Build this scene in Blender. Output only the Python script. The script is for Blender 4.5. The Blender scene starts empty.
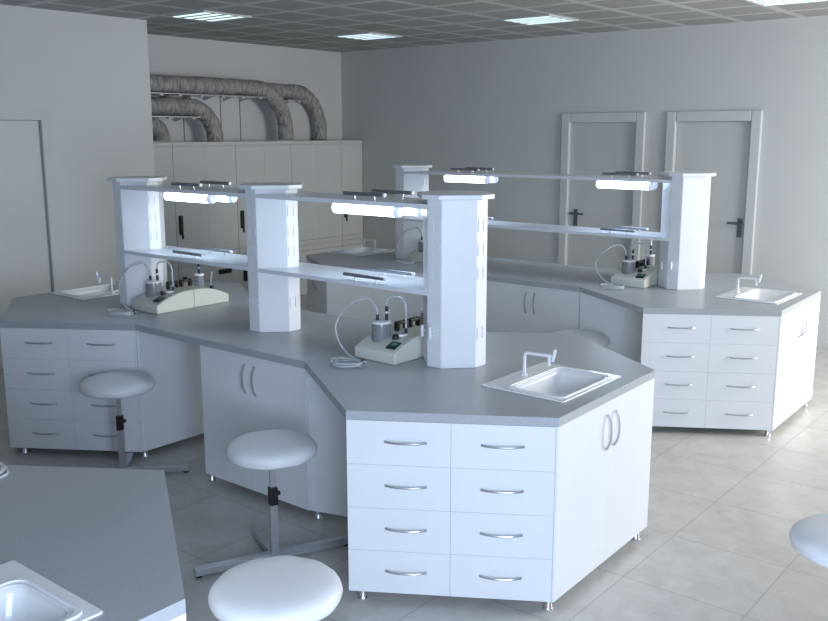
import bpy, bmesh, math, random
from mathutils import Vector, Matrix
from mathutils.geometry import delaunay_2d_cdt
random.seed(7)
SC = bpy.context.scene
COL = SC.collection
PI = math.pi

# ------------------------------------------------------------------ materials
def new_mat(name):
    m = bpy.data.materials.new(name); m.use_nodes = True
    nt = m.node_tree
    return m, nt, nt.nodes['Principled BSDF'], nt.links

def mat(name, col, rough=.5, metal=0, noise=.0, scale=8, bump=0, bscale=40, trans=0, coat=0, alpha=1, emit=None, estr=0, spec=.5, ior=1.45):
    m, nt, b, L = new_mat(name)
    N = nt.nodes
    b.inputs['Base Color'].default_value = (*col, 1)
    b.inputs['Roughness'].default_value = rough
    b.inputs['Metallic'].default_value = metal
    b.inputs['Transmission Weight'].default_value = trans
    b.inputs['Coat Weight'].default_value = coat
    b.inputs['Alpha'].default_value = alpha
    b.inputs['Specular IOR Level'].default_value = spec
    b.inputs['IOR'].default_value = ior
    if emit:
        b.inputs['Emission Color'].default_value = (*emit, 1)
        b.inputs['Emission Strength'].default_value = estr
    tc = N.new('ShaderNodeTexCoord')
    if noise:
        n = N.new('ShaderNodeTexNoise'); n.inputs['Scale'].default_value = scale; n.inputs['Detail'].default_value = 6
        L.new(tc.outputs['Object'], n.inputs['Vector'])
        r = N.new('ShaderNodeValToRGB')
        r.color_ramp.elements[0].position = .3; r.color_ramp.elements[1].position = .7
        r.color_ramp.elements[0].color = (*[c*(1-noise) for c in col], 1)
        r.color_ramp.elements[1].color = (*[min(1, c*(1+noise)) for c in col], 1)
        L.new(n.outputs['Fac'], r.inputs['Fac']); L.new(r.outputs['Color'], b.inputs['Base Color'])
    if bump:
        n2 = N.new('ShaderNodeTexNoise'); n2.inputs['Scale'].default_value = bscale; n2.inputs['Detail'].default_value = 4
        L.new(tc.outputs['Object'], n2.inputs['Vector'])
        bp = N.new('ShaderNodeBump'); bp.inputs['Strength'].default_value = bump; bp.inputs['Distance'].default_value = .01
        L.new(n2.outputs['Fac'], bp.inputs['Height']); L.new(bp.outputs['Normal'], b.inputs['Normal'])
    return m

M_WHITE = mat('white_laminate', (.80, .82, .84), .38, noise=.015, scale=3)
M_BODY = mat('carcass_laminate', (.74, .76, .78), .45, noise=.015, scale=3)
M_EDGE = mat('dark_gap', (.05, .055, .06), .8, noise=.05)
M_TOP = mat('grey_worktop', (.41, .43, .455), .33, noise=.05, scale=90, bump=.02, bscale=200)
M_POST = mat('white_post', (.82, .84, .87), .35, noise=.02, scale=5)
M_SHELF = mat('white_shelf', (.78, .81, .86), .3, noise=.02, scale=5)
M_STEEL = mat('brushed_steel', (.52, .53, .55), .3, .75, noise=.05, scale=30)
M_DSTEEL = mat('dark_steel', (.20, .21, .23), .4, .8, noise=.08, scale=30)
M_BAR = mat('bar_steel', (.33, .34, .37), .3, .85, noise=.05, scale=30)
M_ALU = mat('aluminium', (.75, .76, .78), .25, 1, noise=.03, scale=30)
M_BLACK = mat('black_plastic', (.012, .012, .013), .4, noise=.1)
M_CREAM = mat('cream_plastic', (.70, .71, .63), .42, noise=.02, scale=6)
M_CERAM = mat('white_ceramic', (.88, .90, .92), .22, noise=.01, coat=.3)
M_TAP = mat('white_enamel', (.85, .87, .90), .2, noise=.01)
M_BLUE = mat('blue_connector', (.012, .03, .075), .4, noise=.05)
M_GREEN = mat('green_display', (.08, .30, .24), .25, noise=.2, scale=60)
M_JAR = mat('smoked_jar', (.36, .37, .385), .15, noise=.14, scale=14, trans=.3)
M_HOSE = mat('clear_hose', (.86, .89, .92), .12, noise=.02, trans=.55)
M_SEAT = mat('white_leather', (.76, .78, .80), .42, noise=.02, scale=6, bump=.12, bscale=14)
M_WALL = mat('painted_wall', (.60, .615, .617), .6, noise=.025, scale=.7, bump=.03, bscale=60)
M_DOOR = mat('door_paint', (.56, .575, .578), .45, noise=.02, scale=2)
M_FRAME = mat('frame_paint', (.60, .615, .625), .4, noise=.015, scale=2)
M_TALL = mat('tall_cabinet_paint', (.60, .61, .605), .45, noise=.02, scale=2)
M_LAMP = mat('lamp_glow', (.9, .97, 1), .4, noise=.01, emit=(.62, .80, 1), estr=8)
M_STRIP = mat('ceiling_strip_glow', (.9, .97, 1), .4, noise=.01, emit=(.72, .94, 1), estr=1.1)
M_LENS = mat('lamp_end_plastic', (.80, .84, .90), .25, noise=.02, emit=(.72, .85, 1), estr=.25)

M_SEDGE = mat('socket_edge', (.56, .58, .62), .5, noise=.02)  # darker grey for two opposite side edges of each socket plate
def duct_mat():
    m, nt, b, L = new_mat('wrinkled_duct'); N = nt.nodes
    tc = N.new('ShaderNodeTexCoord')
    n = N.new('ShaderNodeTexNoise'); n.inputs['Scale'].default_value = 9; n.inputs['Detail'].default_value = 7; n.inputs['Distortion'].default_value = .9
    mp = N.new('ShaderNodeMapping'); mp.inputs['Scale'].default_value = (.9, 5, 1.3)
    L.new(tc.outputs['Object'], mp.inputs['Vector']); L.new(mp.outputs['Vector'], n.inputs['Vector'])
    r = N.new('ShaderNodeValToRGB')
    r.color_ramp.elements[0].position = .3; r.color_ramp.elements[0].color = (.17, .17, .165, 1)
    r.color_ramp.elements[1].position = .72; r.color_ramp.elements[1].color = (.55, .54, .52, 1)
    L.new(n.outputs['Fac'], r.inputs['Fac']); L.new(r.outputs['Color'], b.inputs['Base Color'])
    bp = N.new('ShaderNodeBump'); bp.inputs['Strength'].default_value = .8; bp.inputs['Distance'].default_value = .02
    L.new(n.outputs['Fac'], bp.inputs['Height']); L.new(bp.outputs['Normal'], b.inputs['Normal'])
    b.inputs['Roughness'].default_value = .6; b.inputs['Metallic'].default_value = .15
    return m
M_DUCT = duct_mat()

def floor_mat():
    m, nt, b, L = new_mat('marble_floor_tiles'); N = nt.nodes
    tc = N.new('ShaderNodeTexCoord')
    mp = N.new('ShaderNodeMapping'); mp.inputs['Location'].default_value = (1.78 - .58*0, -3.78, 0)
    L.new(tc.outputs['Object'], mp.inputs['Vector'])
    br = N.new('ShaderNodeTexBrick'); br.offset = 0; br.squash = 1
    br.inputs['Scale'].default_value = 1
    br.inputs['Brick Width'].default_value = .58; br.inputs['Row Height'].default_value = .58
    br.inputs['Mortar Size'].default_value = .004; br.inputs['Mortar Smooth'].default_value = .2; br.inputs['Bias'].default_value = 0
    br.inputs['Color1'].default_value = (.575, .56, .535, 1); br.inputs['Color2'].default_value = (.60, .585, .56, 1)
    br.inputs['Mortar'].default_value = (.43, .42, .40, 1)
    L.new(mp.outputs['Vector'], br.inputs['Vector'])
    n = N.new('ShaderNodeTexNoise'); n.inputs['Scale'].default_value = 5.5; n.inputs['Detail'].default_value = 10; n.inputs['Roughness'].default_value = .72; n.inputs['Distortion'].default_value = .8
    L.new(tc.outputs['Object'], n.inputs['Vector'])
    r = N.new('ShaderNodeValToRGB')
    r.color_ramp.elements[0].position = .30; r.color_ramp.elements[0].color = (.80, .775, .755, 1)
    r.color_ramp.elements[1].position = .68; r.color_ramp.elements[1].color = (1.03, 1.03, 1.03, 1)
    L.new(n.outputs['Fac'], r.inputs['Fac'])
    mx = N.new('ShaderNodeMix'); mx.data_type = 'RGBA'; mx.blend_type = 'MULTIPLY'; mx.inputs['Factor'].default_value = 1
    L.new(br.outputs['Color'], mx.inputs[6]); L.new(r.outputs['Color'], mx.inputs[7])
    L.new(mx.outputs[2], b.inputs['Base Color'])
    b.inputs['Roughness'].default_value = .32
    return m
M_FLOOR = floor_mat()

CT = .575    # ceiling tile size
def ceil_mat():
    m, nt, b, L = new_mat('ceiling_tiles'); N = nt.nodes
    tc = N.new('ShaderNodeTexCoord')
    mp = N.new('ShaderNodeMapping'); mp.inputs['Location'].default_value = (2.57+CT/2+10*CT, -8.0+CT/2+20*CT, 0)
    L.new(tc.outputs['Object'], mp.inputs['Vector'])
    br = N.new('ShaderNodeTexBrick'); br.offset = 0
    br.inputs['Scale'].default_value = 1; br.inputs['Brick Width'].default_value = CT; br.inputs['Row Height'].default_value = CT
    br.inputs['Mortar Size'].default_value = .045; br.inputs['Mortar Smooth'].default_value = .1
    br.inputs['Color1'].default_value = (.37, .375, .37, 1); br.inputs['Color2'].default_value = (.40, .405, .40, 1)
    br.inputs['Mortar'].default_value = (.60, .61, .61, 1)
    L.new(mp.outputs['Vector'], br.inputs['Vector'])
    n = N.new('ShaderNodeTexNoise'); n.inputs['Scale'].default_value = 120; n.inputs['Detail'].default_value = 3
    L.new(tc.outputs['Object'], n.inputs['Vector'])
    r = N.new('ShaderNodeValToRGB'); r.color_ramp.elements[0].color = (.88, .88, .88, 1); r.color_ramp.elements[1].color = (1.1, 1.1, 1.1, 1)
    L.new(n.outputs['Fac'], r.inputs['Fac'])
    mx = N.new('ShaderNodeMix'); mx.data_type = 'RGBA'; mx.blend_type = 'MULTIPLY'; mx.inputs['Factor'].default_value = 1
    L.new(br.outputs['Color'], mx.inputs[6]); L.new(r.outputs['Color'], mx.inputs[7])
    L.new(mx.outputs[2], b.inputs['Base Color'])
    bp = N.new('ShaderNodeBump'); bp.inputs['Strength'].default_value = .5; bp.inputs['Distance'].default_value = .01
    L.new(br.outputs['Fac'], bp.inputs['Height']); L.new(bp.outputs['Normal'], b.inputs['Normal'])
    b.inputs['Roughness'].default_value = .75
    return m
M_CEIL = ceil_mat()

# ------------------------------------------------------------------ helpers
def thing(name, label, cat, loc, group=None):
    o = bpy.data.objects.new(name, None); COL.objects.link(o)
    o.location = loc; o.empty_display_size = .1
    o['label'] = label; o['category'] = cat
    if group: o['group'] = group
    return o

def rootloc(o):
    v = Vector((0, 0, 0))
    while o is not None:
        v += Vector(o.location); o = o.parent
    return v

def obj(name, bm, m, parent=None, label=None, smooth=False, bevel=0, bseg=2, angle=35):
    """link a bmesh given in room coordinates as one mesh object under parent"""
    if parent is not None:
        bmesh.ops.translate(bm, verts=bm.verts, vec=-rootloc(parent))
    bmesh.ops.recalc_face_normals(bm, faces=bm.faces)
    me = bpy.data.meshes.new(name)
    bm.to_mesh(me); bm.free()
    me.materials.append(m)
    if smooth:
        for p in me.polygons: p.use_smooth = True
        me.set_sharp_from_angle(angle=math.radians(angle))
    o = bpy.data.objects.new(name, me); COL.objects.link(o)
    o.parent = parent
    if bevel:
        md = o.modifiers.new('bevel', 'BEVEL'); md.width = bevel; md.segments = bseg; md.limit_method = 'ANGLE'; md.angle_limit = math.radians(40)
    if label: o['label'] = label
    return o

def tag(o, label, cat, group=None):
    o['label'] = label; o['category'] = cat
    if group: o['group'] = group
    return o

def struct(name, bm, m, parent=None, **k):
    o = obj(name, bm, m, parent, **k)
    if parent is None: o['kind'] = 'structure'
    return o

def dup(root, delta, label, group=None):
    c = root.copy(); COL.objects.link(c); c.location = Vector(root.location) + Vector(delta); c['label'] = label
    if group: c['group'] = group
    def rec(src, dst):
        for ch in list(src.children):
            d = ch.copy(); COL.objects.link(d); d.parent = dst
            rec(ch, d)
    rec(root, c)
    return c

def B(): return bmesh.new()

def box(bm, x0, x1, y0, y1, z0, z1):
    vs = [bm.verts.new((x, y, z)) for z in (z0, z1) for x, y in ((x0, y0), (x1, y0), (x1, y1), (x0, y1))]
    for f in ((3, 2, 1, 0), (4, 5, 6, 7), (0, 1, 5, 4), (1, 2, 6, 5), (2, 3, 7, 6), (3, 0, 4, 7)):
        bm.faces.new([vs[i] for i in f])
    return bm

def prism(bm, poly, z0, z1):
    a = [bm.verts.new((x, y, z0)) for x, y in poly]; b = [bm.verts.new((x, y, z1)) for x, y in poly]
    n = len(poly)
    bm.faces.new(list(reversed(a))); bm.faces.new(b)
    for i in range(n):
        bm.faces.new([a[i], a[(i+1) % n], b[(i+1) % n], b[i]])
    return bm

def prism_holes(bm, outer, holes, z0, z1):
    pts, edges, fl = [], [], []
    for loop in [outer]+holes:
        o = len(pts); n = len(loop)
        pts += [Vector(p) for p in loop]; edges += [(o+i, o+(i+1) % n) for i in range(n)]
    v, e, f, *_ = delaunay_2d_cdt(pts, edges, [], 0, 1e-6)
    def inside(p, loop):
        c = False; n = len(loop)
        for i in range(n):
            (x1, y1), (x2, y2) = loop[i], loop[(i+1) % n]
            if (y1 > p[1]) != (y2 > p[1]) and p[0] < (x2-x1)*(p[1]-y1)/(y2-y1)+x1: c = not c
        return c
    top = [bm.verts.new((p.x, p.y, z1)) for p in v]; bot = [bm.verts.new((p.x, p.y, z0)) for p in v]
    cnt = {}
    for tri in f:
        c = sum((v[i] for i in tri), Vector((0, 0)))/len(tri)
        if not inside(c, outer) or any(inside(c, h) for h in holes): continue
        bm.faces.new([top[i] for i in tri]); bm.faces.new([bot[i] for i in reversed(tri)])
        for i in range(len(tri)):
            a, b2 = tri[i], tri[(i+1) % len(tri)]
            k = (min(a, b2), max(a, b2)); cnt[k] = cnt.get(k, 0)+1
    for (a, b2), c in cnt.items():
        if c == 1: bm.faces.new([top[a], top[b2], bot[b2], bot[a]])
    bmesh.ops.delete(bm, geom=[x for x in bm.verts if not x.link_faces], context='VERTS')
    return bm

def rrect(x0, x1, y0, y1, r, n=4):
    p = []
    for cx, cy, a0 in ((x1-r, y0+r, -90), (x1-r, y1-r, 0), (x0+r, y1-r, 90), (x0+r, y0+r, 180)):
        for i in range(n+1):
            a = math.radians(a0+90*i/n); p.append((cx+r*math.cos(a), cy+r*math.sin(a)))
    return p

def sweep(bm, pts, r, seg=10, caps=True, shape=None):
    P = [Vector(p) for p in pts]; n = len(P)
    rs = r if isinstance(r, (list, tuple)) else [r]*n
    t0 = (P[1]-P[0]).normalized()
    up = Vector((0, 0, 1)) if abs(t0.z) < .9 else Vector((1, 0, 0))
    u = (up - t0*up.dot(t0)).normalized()
    rings = []
    for i in range(n):
        t = (P[min(i+1, n-1)]-P[max(i-1, 0)])
        t = t.normalized() if t.length > 1e-9 else t0
        u = (u - t*u.dot(t)).normalized(); w = t.cross(u)
        if shape: offs = [(a, b) for a, b in shape]
        else: offs = [(math.cos(2*PI*k/seg), math.sin(2*PI*k/seg)) for k in range(seg)]
        rings.append([bm.verts.new(P[i]+u*(a*rs[i])+w*(b*rs[i])) for a, b in offs])
    m = len(rings[0])
    for i in range(n-1):
        for k in range(m):
            bm.faces.new([rings[i][k], rings[i][(k+1) % m], rings[i+1][(k+1) % m], rings[i+1][k]])
    if caps:
        bm.faces.new(list(reversed(rings[0]))); bm.faces.new(rings[-1])
    return bm

def cyl(bm, a, b, r, seg=16, r2=None):
    return sweep(bm, [a, b], [r, r if r2 is None else r2], seg)

def lathe(bm, c, prof, seg=32, sx=1, sy=1, wob=None):
    rings = []
    for r, z in prof:
        if r < 1e-6: rings.append([bm.verts.new((c[0], c[1], c[2]+z))])
        else:
            rings.append([bm.verts.new((c[0]+sx*r*math.cos(2*PI*k/seg), c[1]+sy*r*math.sin(2*PI*k/seg), c[2]+z+(wob(r, 2*PI*k/seg) if wob else 0))) for k in range(seg)])
    for a, b in zip(rings, rings[1:]):
        for k in range(seg):
            k2 = (k+1) % seg
            if len(a) == 1 and len(b) == 1: continue
            if len(a) == 1: bm.faces.new([a[0], b[k], b[k2]])
            elif len(b) == 1: bm.faces.new([a[k], a[k2], b[0]])
            else: bm.faces.new([a[k], a[k2], b[k2], b[k]])
    return bm

def spline(pts, n=10):
    P = [Vector(p) for p in pts]; out = []
    for i in range(len(P)-1):
        p0, p1, p2, p3 = P[max(i-1, 0)], P[i], P[i+1], P[min(i+2, len(P)-1)]
        for k in range(n):
            t = k/n
            out.append(.5*((2*p1)+(p2-p0)*t+(2*p0-5*p1+4*p2-p3)*t*t+(3*p1-p0-3*p2+p3)*t**3))
    out.append(P[-1]); return out

class Face:
    """local frame on a vertical cabinet face: u along a->b, n outward (right of a->b)"""
    def __init__(s, a, b):
        s.a = Vector(a); d = Vector(b)-Vector(a); s.L = d.length; s.u = d/s.L; s.n = Vector((s.u.y, -s.u.x))
    def p(s, u, n, z):
        q = s.a+s.u*u+s.n*n; return (q.x, q.y, z)
    def box(s, bm, u0, u1, z0, z1, n0, n1):
        vs = [bm.verts.new(s.p(u, n, z)) for z in (z0, z1) for u, n in ((u0, n1), (u1, n1), (u1, n0), (u0, n0))]
        for f in ((3, 2, 1, 0), (4, 5, 6, 7), (0, 1, 5, 4), (1, 2, 6, 5), (2, 3, 7, 6), (3, 0, 4, 7)):
            bm.faces.new([vs[i] for i in f])
        return bm
    def bow(s, bm, u, z, half, vertical=False, out=.024):
        """arched bow handle, flattened bar on two short feet"""
        pts = []
        for i in range(13):
            t = -1+2*i/12
            n = .004+out*(1-abs(t)**2.6)
            pts.append(s.p(u, n, z+t*half) if vertical else s.p(u+t*half, n, z))
        sweep(bm, pts, [.0052 if 0 < i < 12 else .006 for i in range(13)], 8)
        return bm

H, TW, ZB = .90, .04, .05
DY = 3.022
BX, CX, CDY = -.034, 0.02, -2.89
P3C, P7C, P8C = (-1.845, 1.325), (-2.66, 1.85), (-3.41, 1.35)
# ------------------------------------------------------------------ room shell
ZC = 3.163
YW, XB, XN = 9.42, -8.94, -7.86
struct('floor', box(B(), -9.4, 5.0, -3.5, 9.7, -.1, 0), M_FLOOR)
struct('ceiling', box(B(), -9.4, 5.0, -3.5, 9.7, ZC, ZC+.1), M_CEIL)

def holed_wall(bm, lo, hi, holes, y0, y1, axis):
    """wall slab along axis with rectangular door openings (a0,a1,z) from the floor up"""
    cur = lo
    def bx(a0, a1, z0, z1):
        if axis == 'x': box(bm, a0, a1, y0, y1, z0, z1)
        else: box(bm, y0, y1, a0, a1, z0, z1)
    for a0, a1, zt in holes:
        bx(cur, a0, 0, ZC); bx(a0, a1, zt, ZC); cur = a1
    bx(cur, hi, 0, ZC)
    return bm

d1 = (-5.338, -4.524); d2 = (-4.067, -3.279); DH = 2.195
struct('wall_right', holed_wall(B(), -9.4, 5.0, [(d1[0], d1[1], DH), (d2[0], d2[1], DH)], YW, YW+.2, 'x'), M_WALL)
struct('wall_back', box(B(), XB-.2, XB, 5.5, YW, 0, ZC), M_WALL)
dl = (3.49, 4.385)
struct('wall_left', holed_wall(B(), -3.5, 5.555, [(dl[0], dl[1], 2.2)], XN-1.3, XN, 'y'), M_WALL)
struct('baseboard_right', box(B(), -3.15, 5.0, YW-.012, YW, 0, .07), M_FRAME)

def door_right(n, x0, x1, hx, side):
    r = bpy.data.objects.new('door_%d' % n, None); COL.objects.link(r); r.location = ((x0+x1)/2, YW, 0); r['kind'] = 'structure'
    bm = B(); t = .108
    box(bm, x0-t, x0, YW-.035, YW, 0, DH+t); box(bm, x1, x1+t, YW-.035, YW, 0, DH+t); box(bm, x0, x1, YW-.035, YW, DH, DH+t)
    obj('door_frame', bm, M_FRAME, r, bevel=.012)
    bm = box(B(), x0+.004, x1-.004, YW+.015, YW+.06, .005, DH-.004)
    lf = obj('door_leaf', bm, M_DOOR, r, bevel=.003)
    bm = box(B(), hx-.026, hx+.026, YW+.003, YW+.015, 1.02, 1.215)
    h = obj('handle_plate', bm, M_DSTEEL, lf, bevel=.003)
    bm = B(); cyl(bm, (hx, YW+.003, 1.165), (hx, YW-.04, 1.165), .013)
    sweep(bm, [(hx-side*.05, YW-.04, 1.165), (hx+side*.115, YW-.04, 1.165)], .013, 10)
    obj('lever', bm, M_DSTEEL, lf, smooth=True)
door_right(1, *d1, -5.245, 1)
door_right(2, *d2, -3.335, -1)
r = bpy.data.objects.new('door_3', None); COL.objects.link(r); r.location = (XN, sum(dl)/2, 0); r['kind'] = 'structure'
bm = B(); t = .1
box(bm, XN, XN+.003, dl[0]-t, dl[0], 0, 2.2+t); box(bm, XN, XN+.003, dl[1], dl[1]+t, 0, 2.2+t); box(bm, XN, XN+.003, dl[0], dl[1], 2.2, 2.2+t)
obj('door_frame', bm, M_WALL, r, bevel=.001)
obj('door_leaf', box(B(), XN-.075, XN-.035, dl[0]+.003, dl[1]-.003, .004, 2.197), M_DOOR, r, bevel=.003)

# ceiling lights
lights = [(-7.10, 5.71, 'louvred fluorescent ceiling light above the partition wall end, leftmost and nearest'),
          (-7.17, 8.0, 'louvred fluorescent ceiling light close to the back corner of the room'),
          (-4.87, 7.92, 'louvred fluorescent ceiling light above the rear bench, near the left-hand door'),
          (-2.57, 8.02, 'louvred fluorescent ceiling light cut off by the top edge, nearest the right-hand door')]
first = None
for x, y, lab in lights:
    if first is None:
        first = t = thing('ceiling_light', lab, 'ceiling light', (x, y, ZC), 'square ceiling lights')
        hs = .275; bm = B()
        prism_holes(bm, [(x-hs, y-hs), (x+hs, y-hs), (x+hs, y+hs), (x-hs, y+hs)],
                    [[(x-hs+.02, y-hs+.02), (x+hs-.02, y-hs+.02), (x+hs-.02, y+hs-.02), (x-hs+.02, y+hs-.02)]], ZC-.016, ZC-.001)
        obj('frame', bm, M_FRAME, t)
        obj('back_plate', box(B(), x-hs+.021, x+hs-.021, y-hs+.021, y+hs-.021, ZC-.0115, ZC-.001), M_DSTEEL, t)
        for k in range(4):
            yy = y-.195+k*.13
            obj('light_strip', box(B(), x-hs+.025, x+hs-.025, yy-.032, yy+.032, ZC-.0150, ZC-.0125), M_STRIP, t)
        first0 = (x, y)
    else:
        dup(first, (x-first0[0], y-first0[1], 0), lab)

# ------------------------------------------------------------------ tall cabinets along the back wall
XF = -8.56; ZT = 1.985
edges = [5.57, 6.295, 7.19, 8.085, 9.0, 9.415]
labs = ['tall grey-white cabinet half hidden by the end of the partition wall',
        'tall grey-white double-door cabinet seen through the left shelf bay, second from the partition',
        'tall grey-white double-door cabinet behind the middle shelf post',
        'tall grey-white double-door cabinet seen through the right shelf bay, beside the narrow one',
        'narrow tall grey-white cabinet in the corner against the door wall']
for i, lab in enumerate(labs):
    y0, y1 = edges[i]+.001, edges[i+1]-.001
    t = thing('tall_cabinet', lab, 'cabinet', (XF, (y0+y1)/2, 0), 'tall cabinets along the back wall')
    obj('carcass', box(B(), XB+.002, XF-.02, y0, y1, .0, ZT), M_TALL, t)
    obj('top_panel', box(B(), XF-.02, XF+.004, y0, y1, ZT-.045, ZT), M_TALL, t, bevel=.003)
    g = .002
    parts = [(y0+g, (y0+y1)/2-.0005), ((y0+y1)/2+.0005, y1-g)] if i not in (0, 4) else [(y0+g, y1-g)]
    for j, (a, b) in enumerate(parts):
        d = obj('upper_door', box(B(), XF-.02, XF, a, b, .715, ZT-.05), M_TALL, t, bevel=.003)
        if j == 0:
            hy = y0+.055
            bm = box(B(), XF, XF+.03, hy-.022, hy+.022, .955, 1.17)
            obj('handle', bm, M_BLACK, d, bevel=.008)
            obj('key', box(B(), XF, XF+.02, hy+.012, hy+.03, .905, .953), M_BLACK, d, bevel=.004)
        d = obj('lower_door', box(B(), XF-.02, XF, a, b, .06, .575), M_TALL, t, bevel=.003)
        if j == 0:
            hy = y0+.07
            obj('handle', box(B(), XF, XF+.03, hy-.022, hy+.022, .31, .47), M_BLACK, d, bevel=.008)
        elif i in (1, 3):
            hy = y1-.235
            obj('latch', box(B(), XF, XF+.03, hy-.09, hy+.09, .44, .495), M_BLACK, d, bevel=.008)
    for z0 in (.58, .648):
        obj('drawer', box(B(), XF-.02, XF, y0+g, y1-g, z0, z0+.064), M_TALL, t, bevel=.003)

# ducts over the cabinets
def duct(path, label, r=.094):
    P = spline(path, 14); bm = B()
    # resample evenly
    out = [P[0]]; acc = 0
    for a, b in zip(P, P[1:]):
        if (b-out[-1]).length > .018: out.append(b)
    rs = [r*(1+random.uniform(-.05, .05)) for _ in out]
    sweep(bm, out, rs, 22)
    for v in bm.verts:
        v.co += Vector((random.uniform(-1, 1), random.uniform(-1, 1), random.uniform(-1, 1)))*.004
    o = obj('ventilation_duct', bm, M_DUCT, None, smooth=True, angle=180)
    return tag(o, label, 'duct', 'ventilation ducts above the tall cabinets')
def arc_path(xc, ystart, z, yend, zend, r):
    pts = [(xc, ystart, z), (xc, (ystart+yend-r)/2, z), (xc, yend-r, z)]
    for k in range(1, 9):
        a = PI/2*k/8; pts.append((xc, yend-r+r*math.sin(a), z-r+r*math.cos(a)))
    if z-r > zend+.01: pts.append((xc, yend, zend))
    return pts
def resolve(pts): return pts
duct(arc_path(-8.665, 5.56, 2.615, 8.10, 1.99, .50), 'long grey wrinkled duct in front, bending down at the middle cabinet')
duct(arc_path(-8.84, 5.56, 2.60, 8.88, 1.99, .46), 'grey wrinkled duct farthest right, bending down close to the room corner')
duct(arc_path(-8.665, 5.56, 2.375, 6.98, 1.99, .36), 'lower short grey wrinkled duct bending down under the long one')
duct(arc_path(-8.665, 5.56, 2.175, 6.235, 1.99, .16), 'lowest grey wrinkled duct bend just peeking past the partition wall')

def duct_shelf(label, y0, y1, z, x1, brs):
    t = thing('duct_shelf', label, 'shelf', (XB, (y0+y1)/2, z), 'shelves carrying the ducts')
    obj('ledge', box(B(), XB, x1, y0, y1, z-.014, z), M_ALU, t, bevel=.002)
    for y in brs:
        bm = B()
        vs = [[(XB+.001, y+s, z-.014), (x1-.18, y+s, z-.014), (XB+.001, y+s, z-.06)] for s in (-.006, .006)]
        a = [bm.verts.new(p) for p in vs[0]]; b = [bm.verts.new(p) for p in vs[1]]
        bm.faces.new(a); bm.faces.new(list(reversed(b)))
        for k in range(3): bm.faces.new([a[k], b[k], b[(k+1) % 3], a[(k+1) % 3]])
        br = obj('bracket', bm, M_FRAME, t)
        obj('bracket_tab', box(B(), x1-.045, x1+.004, y-.02, y+.02, z-.032, z-.0145), M_FRAME, t)
    return t
duct_shelf('long narrow ledge with brackets under the long front duct', 5.57, 7.72, 2.518, -8.575, [6.2, 6.45, 6.75, 7.05, 7.35, 7.62])
duct_shelf('short narrow ledge with brackets under the lower duct', 5.57, 6.72, 2.268, -8.575, [6.3, 6.62])
duct_shelf('short ledge stub under the duct nearest the corner', 8.2, 8.46, 2.50, -8.70, [8.38])
for y, lab in ((6.75, 'thin dark vertical strip on the back wall beneath the lower duct'), (7.30, 'thin dark vertical strip on the back wall left of the long duct bend'), (7.60, 'thin dark vertical strip on the back wall beside the long duct bend')):
    o = obj('wall_strip', box(B(), XB, XB+.005, y-.005, y+.005, 1.99, 2.50 if y > 6.8 else 2.25), M_DSTEEL)
    tag(o, lab, 'wall strip', 'vertical strips on the back wall')

# ------------------------------------------------------------------ benches
CY = 3.78
P1, P2, P3, P7, P8, P4 = (-2.645, 2.783), (-1.868, 3.274), (-1.893, 4.275), (-2.64, 4.775), (-3.41, 4.28), (-3.41, 3.28)
Q5, Q0, Q1, Q2, Q3, Q4 = (-4.94, 3.28), (-5.70, 2.785), (-6.46, 3.28), (-6.46, 4.28), (-5.70, 4.775), (-4.94, 4.28)
SR = (-2.412, -1.962, 3.474, 4.04)
SL = (-6.42, -5.97, 3.54, 4.106)
def shr(s, d): return [(s[0]+d, s[2]+d), (s[1]-d, s[2]+d), (s[1]-d, s[3]-d), (s[0]+d, s[3]-d)]

def worktop(label, outer=None, dx=0, dy=0):
    outer = outer or [P4, P1, P2, P3, P7, P8, Q4, Q3, Q2, Q1, Q0, Q5]
    holes = [[(x+dx, y+dy) for x, y in shr(q, .02)] for q in (SR, SL)]
    o = obj('worktop', prism_holes(B(), outer, holes, H-TW, H), M_TOP, None)
    return tag(o, label, 'worktop', 'grey bench worktops')
wt = worktop('long grey worktop on the front bench carrying three white posts')
wtB = wt.copy(); COL.objects.link(wtB); wtB.location = (BX, DY, 0); wtB['label'] = 'long grey worktop on the rear bench in front of the two wall doors'
oc = [(x+CX, y+CDY) for x, y in [P4, P1, P2, P3, P7, P8, Q4, Q3, Q2, Q1, Q0, Q5]]
oc[3], oc[4], oc[5] = P3C, P7C, P8C
wtC = worktop('dark grey worktop in the bottom left foreground corner', oc, CX, CDY)

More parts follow.
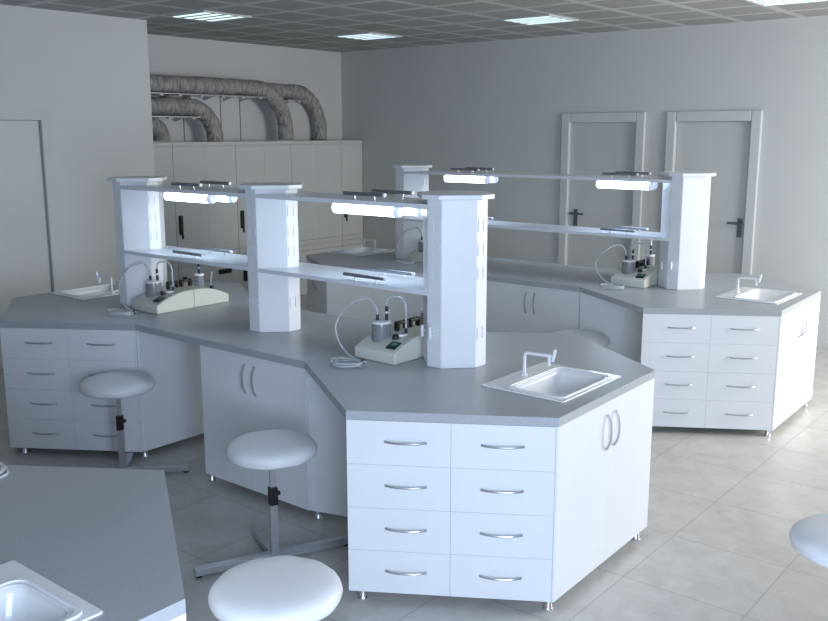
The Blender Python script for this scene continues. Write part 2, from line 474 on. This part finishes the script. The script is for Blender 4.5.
def make_sink(label):
    x0, x1, y0, y1 = SR
    t = thing('sink', label, 'sink', ((x0+x1)/2, (y0+y1)/2, H), 'white inset bench sinks')
    bx0, bx1, by0, by1 = x0+.135, x1-.045, y0+.055, y1-.055
    basin = rrect(bx0, bx1, by0, by1, .045)
    outer = rrect(x0, x1, y0, y1, .008, 2)
    obj('rim', prism_holes(B(), outer, [basin], H+.0005, H+.007), M_CERAM, t, bevel=.002)
    # raised inner lip, a stepped ring around the basin
    lip = prism_holes(B(), rrect(bx0-.022, bx1+.022, by0-.022, by1+.022, .03), [rrect(bx0-.010, bx1+.010, by0-.010, by1+.010, .04)], H+.007, H+.012)
    obj('lip', lip, M_CERAM, t, bevel=.002)
    bm = B(); rings = []
    D = .105
    for ins, z in ((0, H+.005), (.004, H-.02), (.02, H-D+.03), (.035, H-D+.006), (.06, H-D)):
        rr = rrect(bx0+ins, bx1-ins, by0+ins, by1-ins, .045)
        rings.append([bm.verts.new((px, py, z)) for px, py in rr])
    for a, b in zip(rings, rings[1:]):
        for k in range(len(a)): bm.faces.new([a[k], a[(k+1) % len(a)], b[(k+1) % len(a)], b[k]])
    bm.faces.new(rings[-1])
    o = obj('basin', bm, M_CERAM, t, smooth=True, angle=60)
    sd = o.modifiers.new('thick', 'SOLIDIFY'); sd.thickness = .004; sd.offset = 1
    obj('drain', lathe(B(), ((bx0+bx1)/2, (by0+by1)/2, H-D), [(0, .004), (.018, .004), (.028, .005), (.03, .001)], 20), M_STEEL, o, smooth=True)
    tx, ty = -2.345, 3.752
    bm = B()
    lathe(bm, (tx, ty, H+.007), [(.0001, 0), (.017, 0), (.017, .008), (.010, .012)], 18)
    path = [(tx, ty, H+.007), (tx, ty, H+.108), (tx+.004, ty, H+.118), (tx+.014, ty, H+.122), (tx+.135, ty+.02, H+.122)]
    sweep(bm, path, .0085, 12)
    sweep(bm, [(tx+.128, ty+.019, H+.125), (tx+.128, ty+.019, H+.072)], [.0085, .0075], 12)
    tp = obj('tap', bm, M_TAP, t, smooth=True, angle=50)
    bm = B(); sweep(bm, [(tx+.158, ty+.024, H+.155), (tx+.145, ty+.022, H+.095)], [.009, .008], 10)
    sweep(bm, [(tx+.134, ty+.02, H+.122), (tx+.150, ty+.023, H+.122)], .006, 10)
    obj('valve_handle', bm, M_TAP, tp, smooth=True, angle=50)
    return t
s0 = make_sink('white sink with thin white tap on the right end of the front bench')
def mirror_sink():
    # the left-end sink is the right-end one turned round
    r = dup(s0, (0, 0, 0), 'white sink with thin tap on the left end of the front bench, behind the post')
    r.location = ((SL[0]+SL[1])/2, (SL[2]+SL[3])/2, H); r.rotation_euler = (0, 0, PI)
    return r
s1 = mirror_sink()
dup(s0, (BX, DY, 0), 'white sink with thin white tap on the right end of the rear bench')
dup(s1, (BX, DY, 0), 'white sink on the far left end of the rear bench, beside the tall cabinets')
dup(s0, (CX, CDY, 0), 'white sink cut off by the bottom left corner of the picture')

def feet(t, pts):
    for x, y in pts:
        bm = B(); lathe(bm, (x, y, 0), [(0.0001, 0), (.021, 0), (.023, .006), (.019, .012), (.018, ZB), (.0001, ZB)], 16)
        obj('foot', bm, M_ALU, t, smooth=True)

def inset(poly, d):
    """shrink a convex ccw polygon by d"""
    n = len(poly); out = []
    lines = []
    for i in range(n):
        a, b = Vector(poly[i]), Vector(poly[(i+1) % n]); u = (b-a).normalized(); nn = Vector((-u.y, u.x))
        lines.append((a+nn*d, u))
    for i in range(n):
        (p, u), (q, v) = lines[i-1], lines[i]
        den = u.x*v.y-u.y*v.x
        s = ((q-p).x*v.y-(q-p).y*v.x)/den
        out.append(tuple(p+u*s))
    return out

def clip_inset(poly, front, d):
    """move only edge `front` (index) of ccw polygon inward by d and the others by 1 mm"""
    n = len(poly); lines = []
    for i in range(n):
        a, b = Vector(poly[i]), Vector(poly[(i+1) % n]); u = (b-a).normalized(); nn = Vector((-u.y, u.x))
        lines.append((a+nn*(d if i == front else .001), u))
    out = []
    for i in range(n):
        (p, u), (q, v) = lines[i-1], lines[i]
        den = u.x*v.y-u.y*v.x
        s = ((q-p).x*v.y-(q-p).y*v.x)/den
        out.append(tuple(p+u*s))
    return out

CT_, FR = .0185, .018
ZTOP = H-TW-.001
def unit_root(name, label, poly, group):
    cx = sum(p[0] for p in poly)/len(poly); cy = sum(p[1] for p in poly)/len(poly)
    return thing(name, label, 'cabinet', (cx, cy, 0), group)

def drawer_unit(label, poly, feetpts, group='drawer units of the benches'):
    """poly is ccw, edge 0 is the drawer front"""
    t = unit_root('drawer_unit', label, poly, group)
    obj('carcass', prism(B(), clip_inset(poly, 0, CT_), ZB, ZTOP), M_BODY, t)
    F = Face(poly[0], poly[1])
    g = .0005; hh = (ZTOP-ZB)/4; mid = F.L/2
    for c in range(2):
        u0, u1 = (0, mid) if c == 0 else (mid, F.L-.011)
        for k in range(4):
            z0 = ZB+k*hh
            bm = F.box(B(), u0+g, u1-g, z0+g, z0+hh-g, -CT_+.001, 0)
            d = obj('drawer', bm, M_WHITE, t, bevel=.0007, bseg=1)
            obj('handle', F.bow(B(), (u0+u1)/2+(.033 if c == 0 else 0), z0+hh*.54, .091), M_STEEL, d, smooth=True)
    bm = F.box(B(), F.L-.0095, F.L, ZB, ZTOP, -CT_+.001, 0)
    obj('side_panel', bm, M_WHITE, t)
    feet(t, feetpts)
    return t

def door_unit(label, poly, feetpts, lo=0, hi=.001, name='base_cabinet', handles=True, group='door cabinets of the benches', hu=.042, hz=.715):
    t = unit_root(name, label, poly, group)
    obj('carcass', prism(B(), clip_inset(poly, 0, CT_), ZB, ZTOP-(.13 if name == 'sink_cabinet' else 0)), M_BODY, t)
    F = Face(poly[0], poly[1]); mid = F.L/2; g = .0006
    for c, (u0, u1) in enumerate(((lo, mid), (mid, F.L-hi))):
        d = obj('door', F.box(B(), u0+g, u1-g, ZB, ZTOP, -CT_+.001, 0), M_WHITE, t, bevel=.0007, bseg=1)
        if handles:
            obj('handle', F.bow(B(), mid-hu if c == 0 else mid+hu, hz, .085, True), M_STEEL, d, smooth=True)
    feet(t, feetpts)
    return t

def sh(poly, dy): return [(x+BX, y+dy) for x, y in poly]
O = (-2.64, 3.78); O2 = (-5.70, 3.78)
near_R = [P1, P2, O]
sink_R = [P2, P3, O]
far_R = [P3, P7, O]
near_L = [Q0, Q5, (-4.94, 3.78), O2]
far_L = [Q4, Q3, O2, (-4.94, 3.78)]
out_L = [Q2, Q1, Q0, Q3]
center = [(-4.32, 3.30), (-3.425, 3.30), (-3.425, 4.26), (-4.32, 4.26)]
fR = lambda *a: list(a)

uA = drawer_unit('bright white eight-drawer unit at the front of the near bench, right end', near_R, [(-2.612, 2.842), (-1.905, 3.29)])
dA = door_unit('white two-door sink cabinet on the right end of the front bench', sink_R, [(-1.92, 4.20)], hi=.001, name='sink_cabinet')
fA = drawer_unit('white drawer unit on the hidden far side of the front bench', far_R, [(-2.58, 4.70)])
lA = drawer_unit('shaded white eight-drawer unit on the left end of the front bench', near_L, [(-5.655, 2.862), (-4.968, 3.315)])
# recolour nothing: the far-left units complete the bench
lfA = door_unit('plain white cabinet on the far side of the front bench, left end', far_L, [(-5.60, 4.66)])
oA = door_unit('white sink cabinet at the outer left end of the front bench', out_L, [(-6.42, 3.36), (-6.42, 4.20)], name='sink_cabinet')
cA = door_unit('white two-door cabinet in the middle of the front bench, behind a stool', center, [(-4.295, 3.327), (-4.27, 4.2), (-3.46, 4.2)])

def knee_panel(label, dy=0):
    a, b = (-3.422, 3.308+dy), (-2.66, 3.535+dy)
    F = Face(a, b)
    t = thing('knee_panel', label, 'panel', ((a[0]+b[0])/2, (a[1]+b[1])/2, 0), 'panels under the bench corners')
    obj('board', F.box(B(), 0, F.L, ZB, ZTOP, -.018, 0), M_WHITE, t, bevel=.0007, bseg=1)
    feet(t, [F.p(.035, -.022, 0)[:2]])
    return t
kA = knee_panel('white recessed panel between the middle cabinet and the front drawers')

dup(uA, (BX, DY, 0), 'brightly lit white eight-drawer unit on the right end of the rear bench')
dup(dA, (BX, DY, 0), 'overexposed white two-door sink cabinet on the right end of the rear bench')
dup(fA, (BX, DY, 0), 'white drawer unit on the hidden far side of the rear bench')
dup(cA, (BX, DY, 0), 'white two-door cabinet in the middle of the rear bench')
dup(kA, (BX, DY, 0), 'white recessed panel under the rear bench, left of its drawers')
# the rear bench's left end: a plain panel cabinet and a door cabinet
t = unit_root('base_cabinet', 'plain white panelled cabinet under the left part of the rear bench', sh(near_L, DY), 'door cabinets of the benches')
obj('carcass', prism(B(), clip_inset(sh(near_L, DY), 0, CT_), ZB, ZTOP), M_BODY, t)
F = Face(*sh(near_L, DY)[:2]); obj('front_panel', F.box(B(), .003, F.L-.003, ZB, ZTOP, -CT_+.001, 0), M_WHITE, t, bevel=.0007, bseg=1)
feet(t, sh([(-5.60, 2.90), (-5.03, 3.27)], DY))
dup(lfA, (BX, DY, 0), 'plain white cabinet on the wall side of the rear bench, left end')
out_B = sh([Q1, Q0, Q3, Q2], DY)
door_unit('shaded door cabinet at the outer left end of the rear bench', out_B, sh([(-6.42, 3.36), (-6.42, 4.20)], DY), name='sink_cabinet')
door_unit('white cabinet below the foreground worktop at the bottom left', [(P2[0]+.02, P2[1]-2.96), P3C, (-2.64, .84)], [], name='sink_cabinet')
fc = [P3C, P7C, (-2.64, .85)]
t = unit_root('base_cabinet', 'white cabinet side under the edge of the foreground worktop', fc, 'door cabinets of the benches')
obj('carcass', prism(B(), clip_inset(fc, 0, CT_), ZB, ZTOP), M_BODY, t)
F = Face(*fc[:2]); obj('front_panel', F.box(B(), .003, F.L-.003, ZB, ZTOP, -CT_+.001, 0), M_WHITE, t, bevel=.0007, bseg=1)
feet(t, [(-2.60, 1.77)])

# ------------------------------------------------------------------ posts, shelves
OA, OB = .172, .045
OCT = [(-OA, -OB), (-OB, -OA), (OB, -OA), (OA, -OB), (OA, OB), (OB, OA), (-OB, OA), (-OA, OB)]
ZP, ZCAP = 1.762, 1.786
SH_U, SH_L, STK = 1.735, 1.294, .024
def post(root, x, y, fittings=False):
    p = obj('post', prism(B(), [(x+a, y+b) for a, b in OCT], H+.0005, ZP), M_POST, root, bevel=.004)
    s = 1.2
    obj('post_cap', prism(B(), [(x+a*s+(.0), y+b*s) for a, b in OCT], ZP, ZCAP), M_POST, p, bevel=.003)
    for z in (1.63, 1.51, 1.39, 1.08):
        for s_ in (-1, 1):
            for k in (-1, 1):
                xx = x+s_*OA; yy = y+s_*OA
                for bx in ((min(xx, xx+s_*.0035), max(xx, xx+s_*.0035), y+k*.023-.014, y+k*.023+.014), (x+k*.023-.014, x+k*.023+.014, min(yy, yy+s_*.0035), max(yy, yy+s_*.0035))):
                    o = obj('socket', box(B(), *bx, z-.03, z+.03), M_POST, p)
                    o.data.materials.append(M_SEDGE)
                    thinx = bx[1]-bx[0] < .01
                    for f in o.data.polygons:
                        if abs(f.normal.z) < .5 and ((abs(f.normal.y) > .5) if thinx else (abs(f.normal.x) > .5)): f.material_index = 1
    if fittings:
        for dx, zz in ((-.106, 1.075), (-.005, 1.09)):
            bm = B(); yy = y-OA if dx > -.05 else y-.108
            cyl(bm, (x+dx, yy+.01, zz), (x+dx, yy-.028, zz), .007, 10)
            cyl(bm, (x+dx, yy-.028, zz-.03), (x+dx, yy-.028, zz+.03), .009, 10)
            obj('gas_tap', bm, M_TAP, p, smooth=True, angle=50)
    return p

def shelf(root, xa, xb, y, z):
    """board fitted between two octagonal posts (touching their end faces)"""
    a, b = xa, xb
    e = .0007
    poly = [(a+OB, y-OA), (b-OB, y-OA), (b-OA-e, y-OB), (b-OA-e, y+OB), (b-OB, y+OA), (a+OB, y+OA), (a+OA+e, y+OB), (a+OA+e, y-OB)]
    return obj('shelf', prism(B(), poly, z-STK, z), M_SHELF, root, bevel=.0015, bseg=1)

def bar(parent, x0, x1, y, ztop):
    bm = B(); z = ztop+.030
    sweep(bm, [(x0, y, z), (x1, y, z)], .0105, 12)
    o = obj('bar', bm, M_BAR, parent, smooth=True, angle=50, label='dark metal bar on two pegs')
    L = x1-x0
    for k in (.28, .78): obj('peg', cyl(B(), (x0+L*k, y, ztop), (x0+L*k, y, z-.006), .005, 10), M_ALU, o, smooth=True, angle=50)
    obj('end_plug', cyl(B(), (x1, y, z), (x1+.012, y, z), .0108, 12), M_TAP, o, smooth=True, angle=50)
    return o

XP = (-2.80, -4.18, -5.555)
rA = thing('bench_rack', 'white rack of three octagonal posts with two-tier shelves on the front bench', 'shelf rack', (-4.2, CY, H), 'racks on the benches')
post(rA, XP[2], CY); post(rA, XP[1], CY); post(rA, XP[0], CY, True)
for z in (SH_U, SH_L):
    for a, b, cb in ((XP[2], XP[1], -4.865), (XP[1], XP[0], -3.335)):
        s = shelf(rA, a, b, CY, z)
        L = .142 if z == SH_U else .148
        c2 = cb+.02 if z == SH_U else cb+(.035 if cb > -4 else .03)
        for yy in (3.652, 3.885): bar(s, c2-L, c2+L, yy if z == SH_U else yy-.02, z)
rB = thing('bench_rack', 'white rack of two far-apart octagonal posts with long shelves on the rear bench', 'shelf rack', (-4.2+BX, CY+DY, H), 'racks on the benches')
post(rB, XP[2], CY+DY); post(rB, XP[0]+BX, CY+DY, True)
for z in (SH_U, SH_L):
    s = shelf(rB, XP[2], XP[0]+BX, CY+DY, z)
    for cb in (-4.83, -3.325):
        for yy in (3.635, 3.86): bar(s, cb-.145, cb+.145, yy+DY, z)

def make_lamp(label, xc, y, half):
    zc = SH_U-STK-.034
    t = thing('fluorescent_lamp', label, 'lamp', (xc, y, SH_U-STK), 'tube lamps under the top shelves')
    bm = B(); sweep(bm, [(xc-half+.02, y, zc), (xc+half-.04, y, zc)], .031, 20)
    obj('tube', bm, M_LAMP, t, smooth=True, angle=50)
    for a, b in ((xc-half, xc-half+.02), (xc+half-.04, xc+half)):
        bm = B(); lathe_pts = [(a, y, zc), (a+.008, y, zc), ((a+b)/2, y, zc), (b-.008, y, zc), (b, y, zc)]
        sweep(bm, lathe_pts, [.024, .033, .034, .033, .027], 20)
        obj('end_cap', bm, M_LENS, t, smooth=True, angle=40)
    for q in (xc-half+.06, xc+half-.1): obj('bracket', box(B(), q, q+.02, y-.012, y+.012, zc+.028, SH_U-STK), M_LENS, t)
    return t
lA2 = make_lamp('glowing tube lamp under the top shelf, right bay of the front bench, near side', -3.355, 3.72, .245)
dup(lA2, (.045, .135, 0), 'glowing tube lamp mostly hidden behind another, right bay of the front bench')
dup(lA2, (-1.55, 0, 0), 'glowing tube lamp under the top shelf, left bay of the front bench, near side')
dup(lA2, (-1.515, .14, 0), 'glowing tube lamp mostly hidden behind another, left bay of the front bench')
dup(lA2, (.05, DY-.03, 0), 'glowing tube lamp beside the right post of the rear bench, near side')
dup(lA2, (.01, DY+.1, 0), 'glowing tube lamp behind another, beside the right post of the rear bench')
dup(lA2, (-1.49, DY-.03, 0), 'glowing tube lamp on the left half of the rear bench shelf, near side')
dup(lA2, (-1.50, DY+.1, 0), 'glowing tube lamp behind another, left half of the rear bench shelf')

# ------------------------------------------------------------------ pumps
def make_pump(label):
    W, Ln = .288, .61
    x0, y0 = -3.27, 3.512
    x1, y1 = x0+W, y0+Ln
    t = thing('laboratory_pump', label, 'pump', ((x0+x1)/2, (y0+y1)/2, H), 'cream laboratory pumps on the benches')
    def top(s):
        # s 0..1 along the length : low nose, arched hump, low tail
        s2 = abs(s-.5)*2
        return .058+.072*math.cos(min(1, s2**1.25)*PI/2)
    for lo, hi in ((0, .498), (.502, 1)):
        bm = B(); prof = []
        n = 14
        for i in range(n+1):
            s = lo+(hi-lo)*i/n
            yy = y0+Ln*s
            prof.append((yy, H+top(s)))
        a = [bm.verts.new((x0, yy, z)) for yy, z in prof]; b = [bm.verts.new((x1, yy, z)) for yy, z in prof]
        a0 = [bm.verts.new((x0, yy, H+.001)) for yy, z in prof]; b0 = [bm.verts.new((x1, yy, H+.001)) for yy, z in prof]
        for i in range(n):
            bm.faces.new([a[i], b[i], b[i+1], a[i+1]]); bm.faces.new([a0[i], a0[i+1], b0[i+1], b0[i]])
            bm.faces.new([b[i], b0[i], b0[i+1], b[i+1]]); bm.faces.new([a[i], a[i+1], a0[i+1], a0[i]])
        bm.faces.new([a[0], a0[0], b0[0], b[0]]); bm.faces.new([a[-1], b[-1], b0[-1], a0[-1]])
        obj('housing', bm, M_CREAM, t, smooth=True, angle=30, bevel=.006)
    # jars
    def jar(jx, jy, r, h, zb):
        j = obj('jar', lathe(B(), (jx, jy, zb), [(.0001, 0), (r*.96, 0), (r, .006), (r, h-.01), (r*.97, h), (.0001, h)], 28), M_JAR, t, smooth=True, angle=50)
        obj('lid', lathe(B(), (jx, jy, zb+h), [(.0001, 0), (r*1.02, 0), (r*1.02, .010), (r*.9, .014), (.0001, .014)], 28), M_CERAM, j, smooth=True, angle=40)
        obj('base_ring', lathe(B(), (jx, jy, zb-.012), [(r*.5, 0), (r*1.06, 0), (r*1.06, .016), (r*1.0, .018)], 28), M_DSTEEL, j, smooth=True, angle=40)
        return j
    jx, jy = x0+.095, y0+.115
    zj = H+.072
    j1 = jar(jx, jy, .052, .112, zj)
    zt = zj+.112+.014
    for qx, qy, qa, qb in ((-.022, -.005, 0, .03), (.022, .02, 0, .035), (.022, .02, .05, .078)):
        obj('connector', cyl(B(), (jx+qx, jy+qy, zt+qa), (jx+qx, jy+qy, zt+qb), .0085, 12), M_BLUE, j1, smooth=True, angle=50)
    bm = B(); cyl(bm, (jx+.022, jy+.02, zt+.03), (jx+.022, jy+.02, zt+.055), .005, 12); lathe(bm, (jx+.022, jy+.02, zt+.043), [(.0001, 0), (.016, 0), (.016, .004), (.0001, .004)], 16)
    obj('nipple', bm, M_CERAM, j1, smooth=True, angle=50)
    kx, ky = x0+.10, y0+.50
    j2 = jar(kx, ky, .034, .10, H+.086)
    for qa, qb in ((.20, .235), (.245, .275)):
        obj('connector', cyl(B(), (kx, ky, H+qa), (kx, ky, H+qb), .0085, 12), M_BLUE, j2, smooth=True, angle=50)
    bm = B(); cyl(bm, (kx, ky, H+.235), (kx, ky, H+.32), .005, 12)
    obj('nipple', bm, M_CERAM, j2, smooth=True, angle=50)
    # black carrying handles standing on the hump
    for yy in (y0+.255, y0+.365):
        zz = H+.128
        bm = B(); hx = x0+.12
        box(bm, hx-.017, hx+.017, yy-.045, yy-.028, zz-.02, zz+.048); box(bm, hx-.017, hx+.017, yy+.028, yy+.045, zz-.02, zz+.048)
        box(bm, hx-.017, hx+.017, yy-.028, yy+.028, zz+.032, zz+.048)
        obj('handle', bm, M_BLACK, t, bevel=.004)
    # control panel on the nose slope, knob, seals
    def on_top(x, y, d=0): return Vector((x, y, H+top((y-y0)/Ln)+d))
    px, py = x1-.062, y0+.062
    sl = math.atan2(top(.14)-top(.06), .08*Ln)
    def slab(cx, cy, wx, wy, d0, d1):
        bm = B(); c = on_top(cx, cy); ey = Vector((0, math.cos(sl), math.sin(sl))); ez = Vector((0, -math.sin(sl), math.cos(sl)))
        vs = []
        for dz in (d0, d1):
            for sx, sy in ((-1, -1), (1, -1), (1, 1), (-1, 1)):
                vs.append(bm.verts.new(c+Vector((sx*wx/2, 0, 0))+ey*(sy*wy/2)+ez*dz))
        for f in ((3, 2, 1, 0), (4, 5, 6, 7), (0, 1, 5, 4), (1, 2, 6, 5), (2, 3, 7, 6), (3, 0, 4, 7)): bm.faces.new([vs[i] for i in f])
        return bm
    cp = obj('control_panel', slab(px, py, .062, .062, -.002, .004), M_BLACK, t)
    obj('display', slab(px, py+.008, .04, .026, .004, .0055), M_GREEN, cp)
    c = on_top(x1-.10, y0+.125)
    obj('knob', lathe(B(), (c.x, c.y, c.z-.002), [(.0001, .024), (.015, .024), (.017, .02), (.018, 0), (.0001, 0)], 18), M_BLACK, t, smooth=True, angle=50)
    c = on_top(x1-.11, y0+.18)
    obj('port_plate', lathe(B(), (c.x, c.y, c.z-.004), [(.0001, .010), (.036, .010), (.038, .006), (.038, 0)], 24), M_CERAM, t, smooth=True, angle=50)
    c2 = on_top(x1-.09, y0+.20)
    bm = B(); cyl(bm, c2-Vector((0, 0, .003)), c2+Vector((0, 0, .03)), .0085, 12)
    obj('connector', bm, M_BLUE, t, smooth=True, angle=50)
    c3 = on_top(x1-.04, y0+.49)
    bm = B(); cyl(bm, c3-Vector((0, 0, .003)), c3+Vector((0, 0, .024)), .013, 12)
    obj('plug', bm, M_BLACK, t, smooth=True, angle=50)
    bm = B(); sweep(bm, spline([c3+Vector((-.004, 0, .02)), c3+Vector((-.004, 0, .07)), c3+Vector((-.0, .01, .12))], 6), .004, 8)
    obj('outlet_tube', bm, M_HOSE, t, smooth=True)
    # jumper hose: jar connector over to the port
    a = Vector((jx+.022, jy+.02, zt+.078)); b = c2+Vector((0, 0, .03))
    pts = spline([a, a+Vector((.004, .006, .035)), a.lerp(b, .3)+Vector((0, 0, .085)), a.lerp(b, .72)+Vector((0, 0, .135)), b+Vector((-.004, 0, .13)), b+Vector((0, 0, .06)), b], 8)
    obj('jumper_hose', sweep(B(), pts, .0055, 10), M_HOSE, t, smooth=True)
    # long hose: out of the jar, over the left and coiled on the worktop
    s = Vector((jx-.022, jy-.005, zt+.03))
    base = Vector((x0+.088, y0-.155, H))
    pts = [s, s+Vector((-.01, -.008, .05)), s+Vector((-.05, -.025, .085)), Vector((x0-.045, y0+.035, H+.285)), Vector((x0-.11, y0+.015, H+.22)), Vector((x0-.135, y0, H+.15)),
           Vector((x0-.09, y0-.02, H+.075)), Vector((x0+.0, y0-.045, H+.025)), Vector((x0+.105, y0-.058, H+.009))]
    obj('long_hose', sweep(B(), spline(pts, 8), .005, 10), M_HOSE, t, smooth=True)
    coil = []
    for i in range(3*20+1):
        aa = 2*PI*i/20; q = i/60
        rr = .078+.010*math.sin(1.7*aa)
        coil.append(base+Vector((rr*1.15*math.cos(aa)+.012*q, rr*.9*math.sin(aa)+.010*math.sin(aa*.33), .005+.008*(i/20))))
    obj('hose_coil', sweep(B(), coil, .004, 8), M_HOSE, t, smooth=True)
    e = Vector((x0+.105, y0-.058, H+.009))
    bm = B(); cyl(bm, e, e+Vector((.018, -.004, 0)), .0085, 12)
    k = obj('hose_end', bm, M_BLUE, t, smooth=True, angle=50)
    bm = B(); cyl(bm, e+Vector((.018, -.004, 0)), e+Vector((.04, -.008, 0)), .004, 10)
    obj('hose_tip', bm, M_CERAM, k, smooth=True)
    return t
pA2 = make_pump('cream arched pump with jar and hoses beside the right post of the front bench')
dup(pA2, (-2.11, .045, 0), 'cream arched pump seen from the side beside the left post of the front bench')
dup(pA2, (BX, DY, 0), 'cream pump with jar beside the right post of the rear bench')
dup(pA2, (-2.11+BX, DY+.045, 0), 'cream pump beside the far left post of the rear bench, seen through the front rack')
# the end of a hose coil on the foreground bench
bm = B(); coil = []
for i in range(3*20+1):
    aa = 2*PI*i/20; rr = .072+.01*math.sin(1.7*aa)
    coil.append((-3.115+rr*1.1*math.cos(aa), 1.42+rr*.9*math.sin(aa), H+.006+.009*(i/20)))
o = obj('coiled_hose', sweep(bm, coil, .0055, 8), M_HOSE, None, smooth=True)
tag(o, 'clear coiled hose on the dark foreground worktop at the left edge', 'hose')

# ------------------------------------------------------------------ stools
def make_stool(label):
    t = thing('lab_stool', label, 'stool', (0, 0, 0), 'round white stools')
    zt = .63
    R = .22
    def wob(r, a): return (.0016*math.sin(11*a)+.0012*math.sin(7*a+1))*max(0, (r-.12)/.1)
    prof = [(.0001, zt), (.05, zt-.0003), (.10, zt-.0018), (.15, zt-.005), (.182, zt-.010), (.202, zt-.018), (.213, zt-.028), (R-.001, zt-.038),
            (R, zt-.045), (R, zt-.062), (R-.004, zt-.071), (R-.012, zt-.077), (.19, zt-.080), (.0001, zt-.080)]
    bm = lathe(B(), (0, 0, 0), prof, 48, wob=wob)
    s = obj('seat', bm, M_SEAT, t, smooth=True, angle=60)
    rim = [(R*math.cos(2*PI*k/48), R*math.sin(2*PI*k/48), zt-.049+wob(R, 2*PI*k/48)) for k in range(49)]
    obj('piping', sweep(B(), rim, .0028, 8, caps=False), M_SEAT, s, smooth=True)
    obj('seat_plate', lathe(B(), (0, 0, zt-.0895), [(.0001, 0), (.07, 0), (.07, .008), (.0001, .009)], 24), M_DSTEEL, t, smooth=True, angle=40)
    sq = [(-1, -.6), (1, -.6), (1, .6), (-1, .6)]
    bm = B(); sweep(bm, [(0, 0, .30), (0, 0, zt-.08)], .0135, shape=sq)
    obj('inner_column', bm, M_ALU, t)
    bm = B(); sweep(bm, [(0, 0, .035), (0, 0, .37)], .019, shape=sq)
    obj('outer_column', bm, M_STEEL, t)
    cl = obj('clamp', box(B(), -.021, .021, -.020, .020, .295, .385), M_BLACK, t, bevel=.004)
    bm = B(); cyl(bm, (.021, 0, .35), (.036, 0, .35), .011, 12)
    obj('clamp_knob', bm, M_BLACK, cl, smooth=True, angle=50)
    for k in range(4):
        a = k*PI/2; d = Vector((math.cos(a), math.sin(a), 0)); w = Vector((-d.y, d.x, 0))
        bm = B(); vs = []; ll = .31 if k % 2 else .40
        for z in (.013, .047):
            for (l, q) in ((.005 if k % 2 else 0, -.022), (ll, -.022), (ll, .022), (.005 if k % 2 else 0, .022)):
                l2 = max(l, .021)
                vs.append(bm.verts.new(d*l2+w*q+Vector((0, 0, z))))
        for f in ((3, 2, 1, 0), (4, 5, 6, 7), (0, 1, 5, 4), (1, 2, 6, 5), (2, 3, 7, 6), (3, 0, 4, 7)): bm.faces.new([vs[i] for i in f])
        lg = obj('leg', bm, M_STEEL, t, bevel=.002)
        bm = B(); c = d*(ll-.02)
        lathe(bm, (c.x, c.y, 0), [(.0001, 0), (.016, 0), (.017, .014), (.0001, .014)], 14)
        obj('foot_pad', bm, M_BLACK, lg, smooth=True, angle=50)
    obj('hub', box(B(), -.023, .023, -.023, .023, .012, .049), M_STEEL, t)
    return t
st = make_stool('white round stool in front of the middle cabinet, its cross base in full view')
def put(o, x, y, rz, z=1): o.location = (x, y, 0); o.rotation_euler = (0, 0, math.radians(rz))
s_ = dup(st, (0, 0, 0), 'large white round stool in the foreground, cut by the bottom edge'); put(s_, -2.14, 1.90, 20)
s_ = dup(st, (0, 0, 0), 'shaded white round stool in front of the left drawer unit'); put(s_, -4.80, 3.04, 47)
s_ = dup(st, (0, 0, 0), 'white round stool behind the front bench, only its seat edge visible'); put(s_, -3.215, 5.90, 10)
s_ = dup(st, (0, 0, 0), 'white round stool cut off by the right edge of the picture'); put(s_, -.735, 3.50, 30)
put(st, -3.205, 2.845, 66)

# ------------------------------------------------------------------ light
w = bpy.data.worlds.new('World'); SC.world = w; w.use_nodes = True
bg = w.node_tree.nodes['Background']
bg.inputs['Color'].default_value = (.70, .82, 1, 1); bg.inputs['Strength'].default_value = .23

def area(name, loc, target, sx, sy, power, col):
    l = bpy.data.lights.new(name, 'AREA'); l.shape = 'RECTANGLE'; l.size = sx; l.size_y = sy; l.energy = power; l.color = col
    o = bpy.data.objects.new(name, l); COL.objects.link(o); o.location = loc
    o.rotation_euler = (Vector(target)-Vector(loc)).to_track_quat('-Z', 'Y').to_euler()
    return o
area('window_light_east', (1.1, 7.7, 1.95), (-4, 6.0, .5), 2.4, 2.2, 215, (1, .99, .965))
area('window_light_south', (.8, .15, 1.5), (-2.3, 3.2, .45), 1.8, 1.8, 165, (.63, .77, 1))

# ------------------------------------------------------------------ camera
cam = bpy.data.cameras.new('Camera'); co = bpy.data.objects.new('Camera', cam); COL.objects.link(co)
right = Vector((0.77621, 0.63048, -0.00124)); down = Vector((0.11967, -0.14926, -0.98153)); fwd = Vector((-0.61902, 0.76172, -0.19131))
mw = Matrix.Identity(4)
for i in range(3):
    mw[i][0] = right[i]; mw[i][1] = -down[i]; mw[i][2] = -fwd[i]
mw[2][3] = 2.0899
co.matrix_world = mw
cam.sensor_width = 36; cam.lens = 914.54/828*36; cam.clip_start = .05
SC.camera = co
SC.view_settings.view_transform = 'Standard'
SC.view_settings.look = 'None'
SC.view_settings.exposure = 0
